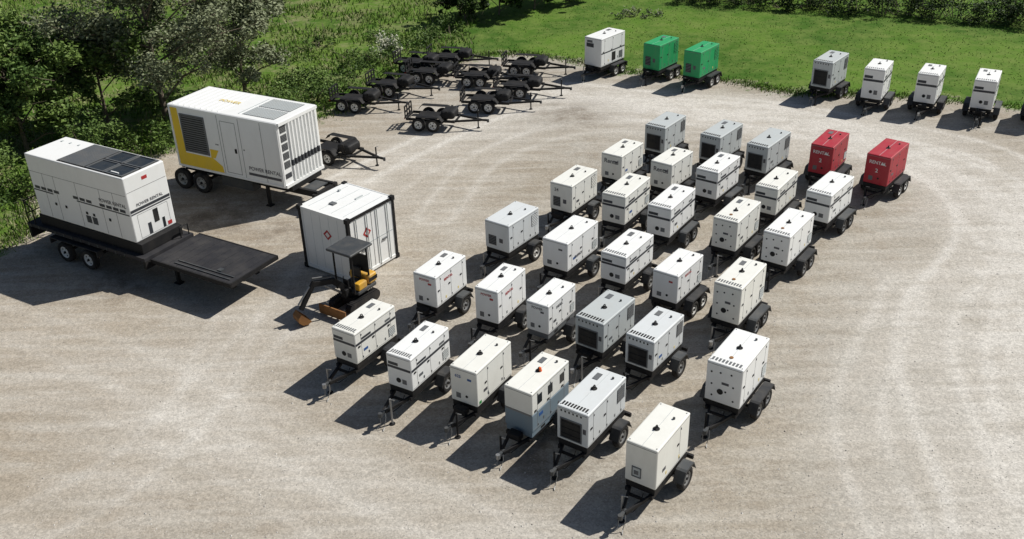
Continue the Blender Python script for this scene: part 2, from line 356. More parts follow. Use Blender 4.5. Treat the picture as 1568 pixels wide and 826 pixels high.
# ------------------------------------------------------------------ empty tandem equipment trailers
def equip_trailer(x,y,yaw):
    mb=MB();zf=.52
    for sy in(-1,1): mb.box(-1.5,1.15,sy*.55-.045,sy*.55+.045,zf-.06,zf+.06,'black')
    for xx in(-1.5,-.8,-.1,.6,1.15): mb.box(xx-.035,xx+.035,-.505,.505,zf-.05,zf+.04,'black')
    for sy in(-1,1): mb.beam((1.0,sy*.5,zf),(2.4,sy*.03,zf),.08,.1,'black')
    mb.beam((2.2,0,zf),(2.75,0,zf),.09,.09,'black');mb.cyl((2.78,0,zf-.1),(2.78,0,zf+.05),.06,mat='darkgrey')
    mb.cyl((2.2,.16,.03),(2.2,.16,zf+.42),.035,mat='black',seg=8);mb.cyl((2.2,.16,.004),(2.2,.16,.03),.09,mat='black')
    mb.beam((2.2,.16,zf+.4),(2.2,.34,zf+.41),.02,.02,'steel')
    for sy in(-1,1):
        for xx in(-.62,.16): mb.wheel(xx-.1,sy*.84,.36,.2,'rimwhite')
        prof=[(-1.25,.62),(-1.08,.84),(-.98,.87),(.32,.87),(.42,.84),(.6,.62)]
        ya,yb=sorted((sy*.64,sy*.98));n=len(prof)
        vs=[]
        for px,pz in prof: vs+=[(px,ya,pz),(px,yb,pz)]
        for px,pz in prof: vs+=[(px,ya,pz-.015),(px,yb,pz-.015)]
        fs=[]
        for i in range(n-1):
            a=2*i;fs+=[(a,a+1,a+3,a+2),(2*n+a,2*n+a+2,2*n+a+3,2*n+a+1),(a+1,2*n+a+1,2*n+a+3,a+3),(a,a+2,2*n+a+2,2*n+a)]
        mb.add(vs,fs,'black')
    mb.bev(.35,1.1,-.5,.5,zf+.065,zf+.50,'black',.16,seg=3)
    mb.box(.68,.78,-.51,.51,zf+.1,zf+.52,'black')
    mb.box(-1.0,.2,-.5,.5,zf+.062,zf+.10,'black')
    for yy in(-.5,-.17,.17,.5): mb.box(-1.58,-1.53,yy-.03,yy+.03,zf,zf+.62,'black')
    for zz in(.05,.3,.58): mb.box(-1.60,-1.535,-.5,.5,zf+zz,zf+zz+.06,'black')
    for sy in(-1,1): mb.box(-1.62,-1.601,sy*.45-.06,sy*.45+.06,zf-.05,zf+.04,'redlens')
    return mb.obj('equipment_trailer',(x,y,0),R(yaw))
for (x,y,a) in [(-8.1,51.9,-17),(-6.4,54.3,-21),(-4.3,56.4,-18),(-3.2,59.3,-14),(-3.7,48.7,-15),(-.9,51.2,-12),(.9,53.4,-15),(1.4,57.3,-17),
    (-5.2,58.4,-20),(-1.4,55.5,-12),(-8.3,44.6,-30)]: equip_trailer(x,y,a)

# ------------------------------------------------------------------ white storage container
mb=MB();L=2.55;W=2.56;zt=2.64;F=Face(mb,L,W,zt)
mb.box(-L/2+.02,L/2-.02,-W/2+.02,W/2-.02,.12,zt-.02,'white')
F.L-=.02;F.W-=.02;F.zt-=.02
for sx in(-1,1):
    for sy in(-1,1):
        x0=sx*(L/2-.05);y0=sy*(W/2-.05)
        mb.box(x0-.06,x0+.06,y0-.06,y0+.06,0.004,zt+.005,'black')
        for z in(.1,zt-.06): mb.box(x0-.09,x0+.09,y0-.085,y0+.085,z-.09,z+.09,'black')
for f,a in(('+y',L/2),('-y',L/2)): F.plate(f,-a+.15,a-.15,zt-.12,zt-.005,.03,'black');F.plate(f,-a+.15,a-.15,.08,.2,.03,'white')
for f,a in(('+x',W/2),('-x',W/2)): F.plate(f,-a+.15,a-.15,zt-.12,zt-.005,.03,'white');F.plate(f,-a+.15,a-.15,.08,.2,.03,'white')
for i in range(5): F.plate('+x',-W/2+.2+i*.45,-W/2+.212+i*.45,.22,zt-.14,.004,'greywhite')
F.plate('+y',-.012,.012,.22,zt-.14,.006,'seam')
for q in(-.85,-.28,.28,.85): 
    mb.cyl((q,W/2+.02,.15),(q,W/2+.02,zt-.12),.02,mat='greywhite',seg=8)
for q in(-.6,.55): F.plate('+y',q-.12,q+.12,1.1,1.16,.05,'slat')
F.plate('+y',-L/2+.12,L/2-.12,1.28,1.31,.006,'greywhite')
for f,u in(('+x',.15),('+y',.3)):
    for d,mt,e in((.22,'labelred',0),(.12,'labelwhite',.003)):
        if f=='+x': c=L/2-.013+e;mb.add([(c,u-d,1.75),(c,u,1.75-d),(c,u+d,1.75),(c,u,1.75+d)],[(0,1,2,3)],mt)
        else: c=W/2-.012+e;mb.add([(u-d,c,1.75),(u,c,1.75-d),(u+d,c,1.75),(u,c,1.75+d)],[(0,1,2,3)],mt)
for i in range(4): mb.box(-L/2+.2,L/2-.2,-.9+i*.6,-.88+i*.6,zt-.03,zt-.01,'greywhite')
mb.box(.35,.55,-.35,-.1,zt-.03,zt+.03,'slat');mb.box(-.6,-.5,-.9,-.8,zt-.03,zt+.05,'greywhite')
mb.box(-.7,-.3,.2,.26,zt-.03,zt+.02,'greywhite')
mb.obj('storage_container',(-6.26,33.98,0),R(234))

# ------------------------------------------------------------------ container power unit on semi trailer
mb=MB();L=2.6;W=6.17;zb=1.21;zt=4.15;F=Face(mb,L,W,zt)
mb.bev(-L/2,L/2,-W/2,W/2,zb,zt,'white',.03)
n=9
for i in range(n):
    x0=-L/2+.08+i*(L-.62)/n
    mb.add([(x0,W/2-.01,zb+.15),(x0+.05,W/2+.06,zb+.15),(x0+.14,W/2+.06,zb+.15),(x0+.19,W/2-.01,zb+.15),
            (x0,W/2-.01,zt-.15),(x0+.05,W/2+.06,zt-.15),(x0+.14,W/2+.06,zt-.15),(x0+.19,W/2-.01,zt-.15)],[(0,1,5,4),(1,2,6,5),(2,3,7,6),(4,5,6,7),(0,3,2,1)],'white')
    mb.add([(x0-.0,W/2+.004,zb+.85),(x0+.05,W/2+.066,zb+.85),(x0+.14,W/2+.066,zb+.85),(x0+.19,W/2+.004,zb+.85),
            (x0-.0,W/2+.004,zb+1.12),(x0+.05,W/2+.066,zb+1.12),(x0+.14,W/2+.066,zb+1.12),(x0+.19,W/2+.004,zb+1.12)],[(0,1,5,4),(1,2,6,5),(2,3,7,6)],'stripe')
F.plate('+y',-L/2+.03,L/2-.03,zb,zb+.14,.07,'white');F.plate('+y',-L/2+.03,L/2-.03,zt-.14,zt-.01,.07,'white')
for i in range(5): F.louver('+y',L/2-.5,L/2-.12,zb+.85+i*.40,zb+1.16+i*.40,5,'slat')
F.plate('+y',L/2-.5,L/2-.1,zb+.4,zb+.62,.008,'stripe')
F.frame('+x',-W/2+.02,W/2-.02,zb+.02,zt-.02,.09,.03,'white')
yy=-W/2;xx=L/2+.004
mb.add([(xx,yy+.12,zb+.12),(xx,yy+2.75,zb+.12),(xx,yy+2.7,zb+.42),(xx,yy+2.2,zb+.74),(xx,yy+.12,zb+.74)],[(0,1,2,3,4)],'yellow')
mb.add([(xx,yy+.12,zb+.74),(xx,yy+.60,zb+.74),(xx,yy+.52,zt-.13),(xx,yy+.12,zt-.13)],[(0,1,2,3)],'yellow')
mb.add([(xx,yy+2.1,zb+.74),(xx,yy+2.35,zb+.74),(xx,yy+2.6,zb+1.15),(xx,yy+2.1,zb+1.15)],[(0,1,2,3)],'yellow')
F.frame('+x',yy+.62,yy+2.05,zb+.82,zt-.35,.06,.035,'slat');F.louver('+x',yy+.68,yy+1.99,zb+.88,zt-.41,16,'slat')
F.frame('+x',yy+2.95,yy+3.8,zb+.2,zt-.35,.02,.006,'seam');F.plate('+x',yy+3.6,yy+3.7,zb+1.2,zb+1.4,.03,'black')
for q in(2.8,4.0,5.2): F.plate('+x',yy+q,yy+q+.02,zb+.12,zt-.1,.006,'seam')
F.plate('+x',yy+4.2,yy+6.0,zb+.30,zb+.42,.006,'label')
for q in(2.5,2.6,4.1): F.plate('+x',yy+q,yy+q+.06,zb+1.4,zb+1.46,.01,'label')
for i in range(9): mb.box(-L/2+.12,L/2-.12,yy+.2+i*.33,yy+.24+i*.33,zt-.01,zt+.02,'white')
F.plate('top',-L/2+.3,L/2-.3,.75,.79,.02,'greywhite')
for a,b in((.95,2.68),):
    for q0,q1 in((-1.08,-.06),(.02,.98)):
        F.plate('top',q0,q1,a,b,.006,'slat')
        for i in range(15):
            v0=a+(b-a)*i/15;mb.box(q0+.02,q1-.02,v0+.02,v0+.07,zt+.004,zt+.03,'greywhite')
mb.box(-1.0,1.0,-W/2-.2,W/2+.1,zb-.22,zb-.003,'black')
for sx in(-1,1): mb.box(sx*.55-.07,sx*.55+.07,-W/2-.4,W/2+1.1,zb-.5,zb-.222,'black')
for yv in(-2.0,-3.15):
    for sx in(-1,1): mb.wheelx(sx*1.12,yv,.5,.28,'rimsteel')
    mb.cyl((-1.1,yv,.5),(1.1,yv,.5),.07,mat='black')
for sx in(-1,1):
    mb.box(sx*.95-.06,sx*.95+.06,1.65,1.78,.06,zb-.2,'black');mb.box(sx*.95-.14,sx*.95+.14,1.58,1.85,.01,.06,'black')
    mb.beam((sx*.95,1.7,.7),(sx*.5,1.2,zb-.3),.05,.05,'black')
mb.box(-.8,.8,W/2+.95,W/2+1.1,zb-.5,zb-.3,'black')
mb.box(-.45,.45,W/2+.2,W/2+.85,zb-.28,zb-.24,'darkgrey')
for sx in(-1,1): mb.cyl((sx*.5,W/2+1.0,.03),(sx*.5,W/2+1.0,zb-.3),.04,mat='black')
mb.box(.5,1.0,-.9,.9,.55,zb-.24,'darkgrey')
bt=mb.obj('container_power_unit_trailer',(-11.63,41.09,0),R(241))
o=text('POWER',bt,'top',-.2,zt+.012,.34,'labelyellow',0,0);o.location=(.1,-.6,zt+.024)
text('POWER RENTAL',bt,'+x',2.05,zb+.55,.24,'label',L,W)

# ------------------------------------------------------------------ large generator on flatbed trailer
mb=MB();L=1.95;W=5.56;zb=1.68;zt=4.3;F=Face(mb,L,W,zt);h=zt-zb
mb.bev(-L/2,L/2,-W/2,W/2,zb,zt,'white',.04)
z0=zb+h*.42
for f,a in(('+x',W/2),('-x',W/2)): 
    for i in range(14):
        u=-a+.15+i*(2*a-.3)/14
        if i not in(4,5,9): F.plate(f,u,u+.30,z0+.09,z0+.21,.005,'stripe')
    F.plate(f,-a+.05,-a+1.2,z0,z0+.05,.005,'stripe');F.plate(f,-.2,a-.05,z0,z0+.05,.005,'stripe')
F.plate('+y',-L/2+.04,L/2-.04,z0,z0+.05,.005,'stripe');F.plate('+y',-L/2+.04,L/2-.04,z0+.09,z0+.2,.005,'stripe')
for u in(-2.0,-1.35,-.1,1.25,2.0): F.plate('+x',u-.008,u+.008,zb+.06,zt-.7,.004,'seam')
F.plate('+x',-W/2+.04,W/2-.04,zt-.72,zt-.705,.004,'seam')
F.plate('+y',-L/2+.04,L/2-.04,zt-.62,zt-.605,.004,'seam');F.frame('+y',-.75,.7,zb+.08,z0-.06,.012,.004,'seam')
F.plate('+y',-.25,-.02,zb+.45,z0-.12,.01,'grille');F.plate('+y',.15,.3,zb+.1,zb+.55,.01,'stripe');F.plate('+y',-.5,-.38,zb+.1,zb+.5,.01,'glass')
F.plate('+y',-.1,.15,zt-.35,zt-.22,.006,'labelred');F.plate('+y',-.8,-.6,zb+.1,zb+.25,.006,'labelred')
for u in(-1.6,-1.0,.2,.6,1.5): F.plate('+x',u,u+.1,zb+h*.25,zb+h*.29,.02,'black')
F.louver('+x',.15,.42,zb+.3,zb+.6,5,'slat');F.louver('+x',.5,.77,zb+.3,zb+.6,5,'slat')
mb.box(L/2-.3,L/2-.25,1.9,2.3,zt-.01,zt+.05,'white')
F.plate('top',-L/2+.08,L/2-.08,-.95,W/2-.1,.012,'grille')
for i in range(15):
    yy=-.9+i*.1;mb.box(-L/2+.12,L/2-.12,yy,yy+.05,zt+.01,zt+.04,'slat')
for q0,q1 in((-L/2+.12,-.04),(.04,L/2-.12)):
    for a,b in((.68,1.62),(1.7,W/2-.14)):
        F.frame('top',q0,q1,a,b,.04,.045,'slat');F.plate('top',q0+.04,q1-.04,a+.04,b-.04,.02,'glass')
for i in range(3): mb.box(-.6,-.5,-2.5+i*.5,-2.4+i*.5,zt-.01,zt+.02,'greywhite')
mb.bev(-L/2-.02,L/2+.02,-W/2-.1,W/2+.25,zb-.42,zb-.004,'black',.02)
mb.box(-1.22,1.22,-W/2-.7,W/2+.55,zb-.56,zb-.425,'deckblack')
for sx in(-1,1): mb.box(sx*.6-.09,sx*.6+.09,-W/2-.6,7.2,.74,.98,'black')
mb.box(-1.2,1.2,-W/2-.72,-W/2-.6,.6,1.1,'black')
mb.box(-1.2,1.2,W/2+.40,W/2+.54,.8,1.11,'black')
for i in range(12): mb.box(1.2,1.24,-W/2-.5+i*.5,-W/2-.44+i*.5,zb-.56,zb-.44,'darkgrey')
for yv in(-1.4,0.0):
    for sx in(-1,1): mb.wheelx(sx*1.18,yv,.42,.26,'rimwhite')
    mb.cyl((-1.1,yv,.42),(1.1,yv,.42),.06,mat='black')
for sx in(-1,1):
    x0,x1=sorted((sx*1.04,sx*1.32));mb.box(x0,x1,-2.05,.65,.93,.96,'fender');mb.box(x0,x1,-2.1,-2.05,.7,.96,'fender');mb.box(x0,x1,.65,.7,.7,.96,'fender')
    mb.box(sx*1.0-.03,sx*1.0+.03,-W/2-.6,W/2+.4,.97,1.11,'black')
a,b=-W/2-.65,-W/2-.25
for sx in(-1,1):
    mb.cyl((sx*1.15,a,1.1),(sx*1.15,a,2.2),.025,mat='black',seg=6);mb.cyl((sx*1.15,b,1.1),(sx*1.15,b,1.95),.025,mat='black',seg=6)
    mb.cyl((sx*1.15,a,2.2),(sx*1.15,b,1.95),.025,mat='black',seg=6)
mb.cyl((-1.15,a,2.2),(1.15,a,2.2),.025,mat='black',seg=6);mb.cyl((-1.15,a,1.65),(1.15,a,1.65),.025,mat='black',seg=6)
mb.cyl((-1.1,W/2+.45,1.1),(-1.1,W/2+.45,1.7),.025,mat='black',seg=6);mb.cyl((-.7,W/2+.45,1.1),(-.7,W/2+.45,1.7),.025,mat='black',seg=6);mb.cyl((-1.1,W/2+.45,1.7),(-.7,W/2+.45,1.7),.025,mat='black',seg=6)
mb.box(-1.42,.94,3.38,7.4,1.06,1.15,'deckblack')
mb.box(-1.44,.96,7.4,7.46,1.0,1.17,'black');mb.box(.94,1.0,3.38,7.46,1.0,1.16,'black');mb.box(-1.48,-1.42,3.38,7.46,1.0,1.16,'black')
for yv in(3.6,4.6,5.6,6.6): mb.box(-1.4,.9,yv,yv+.08,.9,1.05,'black')
for i in range(9): mb.box(-1.41,.93,3.8+i*.42,3.81+i*.42,1.15,1.154,'grille')
for q in(.55,.75): mb.beam((q,4.4,1.17),(q,7.2,1.17),.05,.03,'darkgrey')
mb.box(.3,.5,6.3,6.5,1.15,1.22,'darkgrey')
for sx in(-.8,.4): mb.box(sx-.06,sx+.06,3.9,4.02,.03,.9,'black');mb.box(sx-.14,sx+.14,3.8,4.12,.004,.03,'black')
gs=mb.obj('large_generator_flatbed_trailer',(-15.9,35.05,0),R(239))
text('POWER RENTAL',gs,'+x',1.9,z0+.30,.2,'label',L,W)
text('POWER RENTAL',gs,'+y',0,z0+.26,.17,'label',L,W)

# ------------------------------------------------------------------ mini excavator
mb=MB()
for sy in(-1,1):
    y0,y1=sorted((sy*.28,sy*.52));pr=[]
    for i in range(9): a=math.pi/2+math.pi*i/8;pr.append((-.62+.2*math.cos(a),.21+.2*math.sin(a)))
    for i in range(9): a=-math.pi/2+math.pi*i/8;pr.append((.62+.2*math.cos(a),.21+.2*math.sin(a)))
    n=len(pr);vs=[(px,y0,pz) for px,pz in pr]+[(px,y1,pz) for px,pz in pr]
    mb.add(vs,[(i,(i+1)%n,n+(i+1)%n,n+i) for i in range(n)]+[list(range(n)),list(range(n,2*n))],'tyre')
    for i in range(16): mb.box(-.7+i*.092,-.66+i*.092,y0-.004,y1+.004,.405,.425,'black')
mb.box(-.4,.4,-.28,.28,.2,.48,'black')
mb.cyl((0,0,.45),(0,0,.56),.3,mat='black',seg=18)
mb.bev(-.75,.25,-.47,.47,.56,.72,'darkgrey',.05)
mb.bev(-.80,-.34,-.48,.48,.724,1.12,'exyellow',.09,seg=3)
mb.bev(-.25,.2,.22,.47,.724,1.0,'exyellow',.04)
mb.box(-.79,-.36,-.485,-.47,.85,1.0,'black');mb.box(-.79,-.36,.47,.485,.85,1.0,'black')
mb.bev(-.24,.12,-.2,.18,.74,.98,'seat',.05);mb.bev(-.32,-.22,-.2,.18,.98,1.42,'seat',.04)
mb.box(.3,.34,-.1,.1,.75,1.15,'black')
for sy in(-.12,.12): mb.cyl((.27,sy*1.6,.9),(.25,sy*1.6,1.2),.02,mat='black',seg=6)
for (px,py) in((-.42,-.42),(-.42,.42),(.38,-.42),(.38,.42)): mb.cyl((px,py,.7),(px,py,2.28),.035,mat='black',seg=8)
mb.bev(-.62,.58,-.58,.58,2.27,2.37,'darkgrey',.045,seg=3)
mb.box(-.44,-.40,-.42,.42,1.2,1.9,'black')
mb.box(1.15,1.2,-.62,.62,.05,.42,'rust')
for sy in(-1,1): mb.beam((.4,sy*.3,.25),(1.15,sy*.3,.2),.07,.09,'black')
a=-.36;ca,sa=math.cos(a),math.sin(a)
P=lambda r,z:(.30+r*ca,r*sa,z)
mb.bev(.25,.55,-.14,.14,.5,.85,'black',.03)
mb.beam(P(0,.75),P(.55,1.30),.15,.22,'black');mb.beam(P(.5,1.28),P(1.3,1.42),.13,.19,'black')
mb.beam(P(1.22,1.50),P(1.85,.58),.12,.15,'black')
mb.cyl(P(.25,.7),P(.85,1.2),.045,mat='steel',seg=8);mb.cyl(P(.6,1.5),P(1.3,1.64),.04,mat='darkgrey',seg=8);mb.cyl(P(1.42,1.36),P(1.92,.8),.035,mat='steel',seg=8)
pr=[(1.95,.52),(2.08,.38),(2.08,.22),(1.95,.08),(1.76,.05),(1.6,.12)]
vs=[];rt=Vector((-sa,ca,0))
for s_ in(-.24,.24):
    for (r_,z_) in pr: vs.append(tuple(Vector(P(r_,z_))+rt*s_))
n=len(pr)
mb.add(vs,[(i,i+1,n+i+1,n+i) for i in range(n-1)]+[list(range(n)),list(range(n,2*n))],'rust')
mb.obj('mini_excavator',(-5.75,30.75,0),R(236))

# ------------------------------------------------------------------ ground
poly=[(-60,20),(-40,31),(-26,35),(-21.1,36.0),(-20.6,38),(-21.8,41.3),(-17.5,46),(-9.8,50.9),(-6.2,56),(-2.6,60.5),(.7,61.4),(4.5,59.2),(7.2,57),(13,54.6),(15.5,52.6),(18.9,51.8),(22.2,50.9),(27.2,48.9),(45,42),(90,20),(90,-90),(-60,-90)]
P2=np.array(poly,float)
def sdist(X,Y,closed=True,PP=P2):
    d=np.full(X.shape,1e9);ins=np.zeros(X.shape,bool);n=len(PP)
    for i in range(n if closed else n-1):
        a=PP[i];b_=PP[(i+1)%n];e=b_-a
        t=np.clip(((X-a[0])*e[0]+(Y-a[1])*e[1])/(e@e),0,1)
        d=np.minimum(d,np.hypot(X-a[0]-t*e[0],Y-a[1]-t*e[1]))
        if closed:
            c=((a[1]>Y)!=(b_[1]>Y));den=b_[1]-a[1] if b_[1]!=a[1] else 1e-9
            ins^=c&(X<(b_[0]-a[0])*(Y-a[1])/den+a[0])
    return np.where(ins,d,-d) if closed else d
def catmull(pts,n=8):
    pts=[np.array(p,float) for p in pts];pts=[2*pts[0]-pts[1]]+pts+[2*pts[-1]-pts[-2]];o=[]
    for i in range(1,len(pts)-2):
        for k in range(n):
            t=k/n;p0,p1,p2,p3=pts[i-1:i+3]
            o.append(.5*((2*p1)+(-p0+p2)*t+(2*p0-5*p1+4*p2-p3)*t*t+(-p0+3*p1-3*p2+p3)*t**3))
    o.append(pts[-2]);return np.array(o)
xs=np.concatenate([[-800,-400,-200,-120,-80,-60,-46,-38],np.arange(-32,32,.2),[33,38,46,50,60,80,120,200,400,800]])
ys=np.concatenate([[-400,-100,-20,0,8],np.arange(13,64,.2),np.arange(64,92,1.5),[100,130,200,400,900]])
X,Y=np.meshgrid(xs,ys);nx,ny=len(xs),len(ys)
sd=sdist(X,Y)
# (centre line, strength, half track width)
tracks=[([(10.5,8),(11.5,16),(12.6,23),(14.8,29),(18.6,35),(19.8,40),(17,44.5),(11,49),(4.5,51.8),(0,51),(-4,47),(-8,41)],.9,.85),
        ([(14.5,8),(15,18),(17.5,27),(22,36),(23,43),(17,48),(10,51.5),(4,54)],.75,1.0),
        ([(12.8,8),(13.9,17),(15.2,24),(19.2,31),(21.9,39),(17.2,46.6),(11,50.5),(2,53)],.8,.75),
        ([(17.5,8),(16.2,18),(17.2,25),(19.5,33),(19.0,41),(14,47.5),(6,50)],.55,.9),
        ([(9.5,12),(9.8,19),(10.8,25),(14,30.5)],.5,.7),
        ([(-22,31),(-14,28),(-8,23.5),(-2,19.5),(3,15),(6,10)],.32,.9),
        ([(-20,26),(-13,25.5),(-7,21),(-3,17),(0,12)],.28,.75),
        ([(-16,18),(-11,22),(-9,28),(-7,36),(-4,44),(2,50)],.35,.85),
        ([(-3,38),(-1.5,44),(3,47.5),(8,47.5),(14,45)],.45,.8),
        ([(-10,30),(-9,24),(-4,20.5),(3,17.5),(9,15)],.3,.8),
        ([(19,12),(19.5,22),(24,33),(27,42)],.6,.9)]
tr=np.zeros(X.shape)
for pts,w,hwid in tracks:
    d=sdist(X+.25*np.sin(Y*.45+w*9),Y+.2*np.sin(X*.5+w*5),False,catmull(pts))
    g=np.exp(-((d-hwid)/.2)**2)*w*.75+.5*w*np.exp(-(d/2.0)**2)
    tr=tr+g*(1-tr*.55)
tr=np.clip(tr,0,1)
damp=np.zeros(X.shape)
for cx_,cy_,r_ in((-12.8,38.5,2.2),(-15,33,1.5),(-10,41,1.6),(1,22,1.2),(3.5,50,2),(-9.5,36.5,1.2)): damp=np.maximum(damp,np.exp(-((X-cx_)**2+(Y-cy_)**2)/r_**2))
me=bpy.data.meshes.new('ground')
V=np.stack([X,Y,X*0],-1).reshape(-1,3)
idx=np.arange(nx*ny).reshape(ny,nx)
Fq=np.stack([idx[:-1,:-1],idx[:-1,1:],idx[1:,1:],idx[1:,:-1]],-1).reshape(-1,4)
me.from_pydata(V.tolist(),[],Fq.tolist())
for nme,arr in(('sd',sd),('track',tr),('damp',damp)):
    at=me.attributes.new(nme,'FLOAT','POINT');at.data.foreach_set('value',arr.reshape(-1).astype(np.float32))
go=bpy.data.objects.new('ground',me);COL.objects.link(go)
m,N,L,b=nt('ground_surface');me.materials.append(m)
tc=N.new('ShaderNodeTexCoord')
def noise(sc_,det=4,ro_=.55,vec=None):
    n=N.new('ShaderNodeTexNoise');n.inputs['Scale'].default_value=sc_;n.inputs['Detail'].default_value=det;n.inputs['Roughness'].default_value=ro_
    L.new(vec or tc.outputs['Object'],n.inputs['Vector']);return n.outputs['Fac']
def mr(v,a,b_,c=0,d=1):
    n=N.new('ShaderNodeMapRange');n.inputs[1].default_value=a;n.inputs[2].default_value=b_;n.inputs[3].default_value=c;n.inputs[4].default_value=d
    L.new(v,n.inputs[0]);return n.outputs[0]
def mixc(f,a,b_,mode='MIX'):
    n=N.new('ShaderNodeMix');n.data_type='RGBA';n.blend_type=mode
    if isinstance(f,float): n.inputs[0].default_value=f
    else: L.new(f,n.inputs[0])
    for i,c in((6,a),(7,b_)):
        if isinstance(c,tuple): n.inputs[i].default_value=(*c,1)
        else: L.new(c,n.inputs[i])
    return n.outputs[2]
def mth(op,a,b_):
    n=N.new('ShaderNodeMath');n.operation=op
    for i,c in((0,a),(1,b_)):
        if isinstance(c,(int,float)): n.inputs[i].default_value=c
        else: L.new(c,n.inputs[i])
    return n.outputs[0]
def attr(n_):
    n=N.new('ShaderNodeAttribute');n.attribute_name=n_;return n.outputs['Fac']
sx=N.new('ShaderNodeSeparateXYZ');L.new(tc.outputs['Object'],sx.inputs[0])
nA=noise(.8,5,.68);nB=noise(5,4,.75);nL=noise(.13,3,.6)
g=mixc(mr(nL,.38,.62),(.35,.312,.255),(.40,.375,.33))
g=mixc(mr(nA,.42,.66,0,.65),g,(.295,.25,.195))
warm=mr(sx.outputs[0],2,-14,0,.28)
g=mixc(warm,g,(.385,.305,.22))
mpn=N.new('ShaderNodeMapping');mpn.inputs['Rotation'].default_value=(0,0,R(32));mpn.inputs['Scale'].default_value=(.22,1.5,1);L.new(tc.outputs['Object'],mpn.inputs[0])
nS=noise(1.1,4,.6,mpn.outputs[0])
g=mixc(mr(nS,.48,.64,0,.5),g,(.48,.45,.40))
g=mixc(mr(nS,.46,.34,0,.35),g,(.26,.225,.175))
tn=mth('MULTIPLY',attr('track'),mr(mth('ADD',nA,mth('MULTIPLY',nS,.6)),.5,.95,.3,1.2))
g=mixc(mr(tn,0,1,0,.9),g,(.60,.575,.53))
g=mixc(mth('MULTIPLY',attr('damp'),mr(nA,.4,.6,.1,.8)),g,(.15,.12,.09))
vo=N.new('ShaderNodeTexVoronoi');vo.inputs['Scale'].default_value=22;L.new(tc.outputs['Object'],vo.inputs['Vector'])
sep=N.new('ShaderNodeSeparateColor');L.new(vo.outputs['Color'],sep.inputs[0])
sp=mr(sep.outputs[0],0,1,.82,1.18)
sp=mth('MULTIPLY',sp,mr(nB,.3,.7,.87,1.14))
cmb=N.new('ShaderNodeCombineColor');[L.new(sp,cmb.inputs[i]) for i in range(3)]
g=mixc(1.0,g,cmb.outputs[0],'MULTIPLY')
gr=mixc(mr(nL,.40,.60),(.050,.120,.014),(.105,.195,.026))
gr=mixc(mr(nA,.4,.7,0,.85),gr,(.165,.22,.055))
gr=mixc(mr(nB,.5,.72,0,.6),gr,(.028,.062,.010))
lf=mr(sx.outputs[0],0,-12,0,1)
gr=mixc(mth('MULTIPLY',lf,mr(noise(.5,5,.8),.48,.62,0,.8)),gr,(.24,.23,.12))
edge=mth('ADD',attr('sd'),mr(nA,.3,.7,-1.3,1.3))
mk=mr(edge,-.5,.5)
L.new(mixc(mk,gr,g),b.inputs['Base Color']);b.inputs['Roughness'].default_value=.95;b.inputs['Specular IOR Level'].default_value=.1
bp=N.new('ShaderNodeBump');bp.inputs['Strength'].default_value=.42;bp.inputs['Distance'].default_value=.03
L.new(mth('ADD',mth('MULTIPLY',nB,1.3),mth('MULTIPLY',nA,3.0)),bp.inputs['Height']);L.new(bp.outputs[0],b.inputs['Normal'])

# ------------------------------------------------------------------ scattered numpy meshes
def npmesh(name,V,Fc,v,mats,mi=None,parent=None,loc=(0,0,0)):
    me=bpy.data.meshes.new(name);me.from_pydata(V.tolist(),[],Fc.tolist())
    at=me.attributes.new('v','FLOAT','POINT');at.data.foreach_set('value',v.astype(np.float32))
    for n in mats: me.materials.append(MATS[n])
    if mi is not None: me.polygons.foreach_set('material_index',mi.astype(np.int32))
    o=bpy.data.objects.new(name,me);o.location=loc;COL.objects.link(o)
    if parent: o.parent=parent
    return o
n=24000
y=15+RNG.random(n)**1.4*34;x=(RNG.random(n)*2-1)*(y*.56+2)
ok=(sdist(x,y)>.3);x=x[ok];y=y[ok];n=len(x)
s=RNG.uniform(.010,.022,n)*(1+.8*(RNG.random(n)>.96));an=RNG.random(n)*6.28
V=np.zeros((n,5,3))
for k_ in range(4):
    a_=an+k_*1.57+RNG.uniform(-.3,.3,n);V[:,k_,0]=x+s*np.cos(a_);V[:,k_,1]=y+s*np.sin(a_)
V[:,4,0]=x;V[:,4,1]=y;V[:,4,2]=s*RNG.uniform(.5,.9,n)
b0=np.arange(n)[:,None]*5
Fc=np.concatenate([b0+np.array([[0,1,4]]),b0+np.array([[1,2,4]]),b0+np.array([[2,3,4]]),b0+np.array([[3,0,4]])])
npmesh('gravel',V.reshape(-1,3),Fc,np.repeat(RNG.random(n),5),['stone'])
def grass(name,x,y,hmin,hmax,w,mats,pd):
    n=len(x);a=RNG.random(n)*6.28;h=RNG.uniform(hmin,hmax,n);w_=w*RNG.uniform(.6,1.3,n)
    V=np.zeros((n,3,3));V[:,0,0]=x-w_*np.cos(a);V[:,0,1]=y-w_*np.sin(a);V[:,1,0]=x+w_*np.cos(a);V[:,1,1]=y+w_*np.sin(a)
    V[:,2,0]=x+RNG.normal(0,.35,n)*h;V[:,2,1]=y+RNG.normal(0,.35,n)*h;V[:,2,2]=h
    sh=np.repeat(np.clip(RNG.normal(.5,.25,n),0,1),3)
    return npmesh(name,V.reshape(-1,3),np.arange(3*n).reshape(n,3),sh,mats,(RNG.random(n)<pd).astype(int))
n=120000
y=34+RNG.random(n)*54;x=(RNG.random(n)*2-1)*(y*.56+3)
sdv=sdist(x,y)+RNG.normal(0,.35,n);ok=sdv<-.1
x=x[ok];y=y[ok]
clump=np.sin(x*.9+np.sin(y*.7)*2)+np.sin(y*1.1+x*.35+1.3)+RNG.normal(0,.7,len(x))
rough=(x<-2)&(clump>-.6)
keep=(x>=-2)&(RNG.random(len(x))<.4)
grass('grass',x[keep],y[keep],.03,.09,.03,['grass_blade','grass_dry'],.10)
grass('tall_grass',x[rough],y[rough],.10,.45,.045,['grass_blade','grass_dry'],.34)
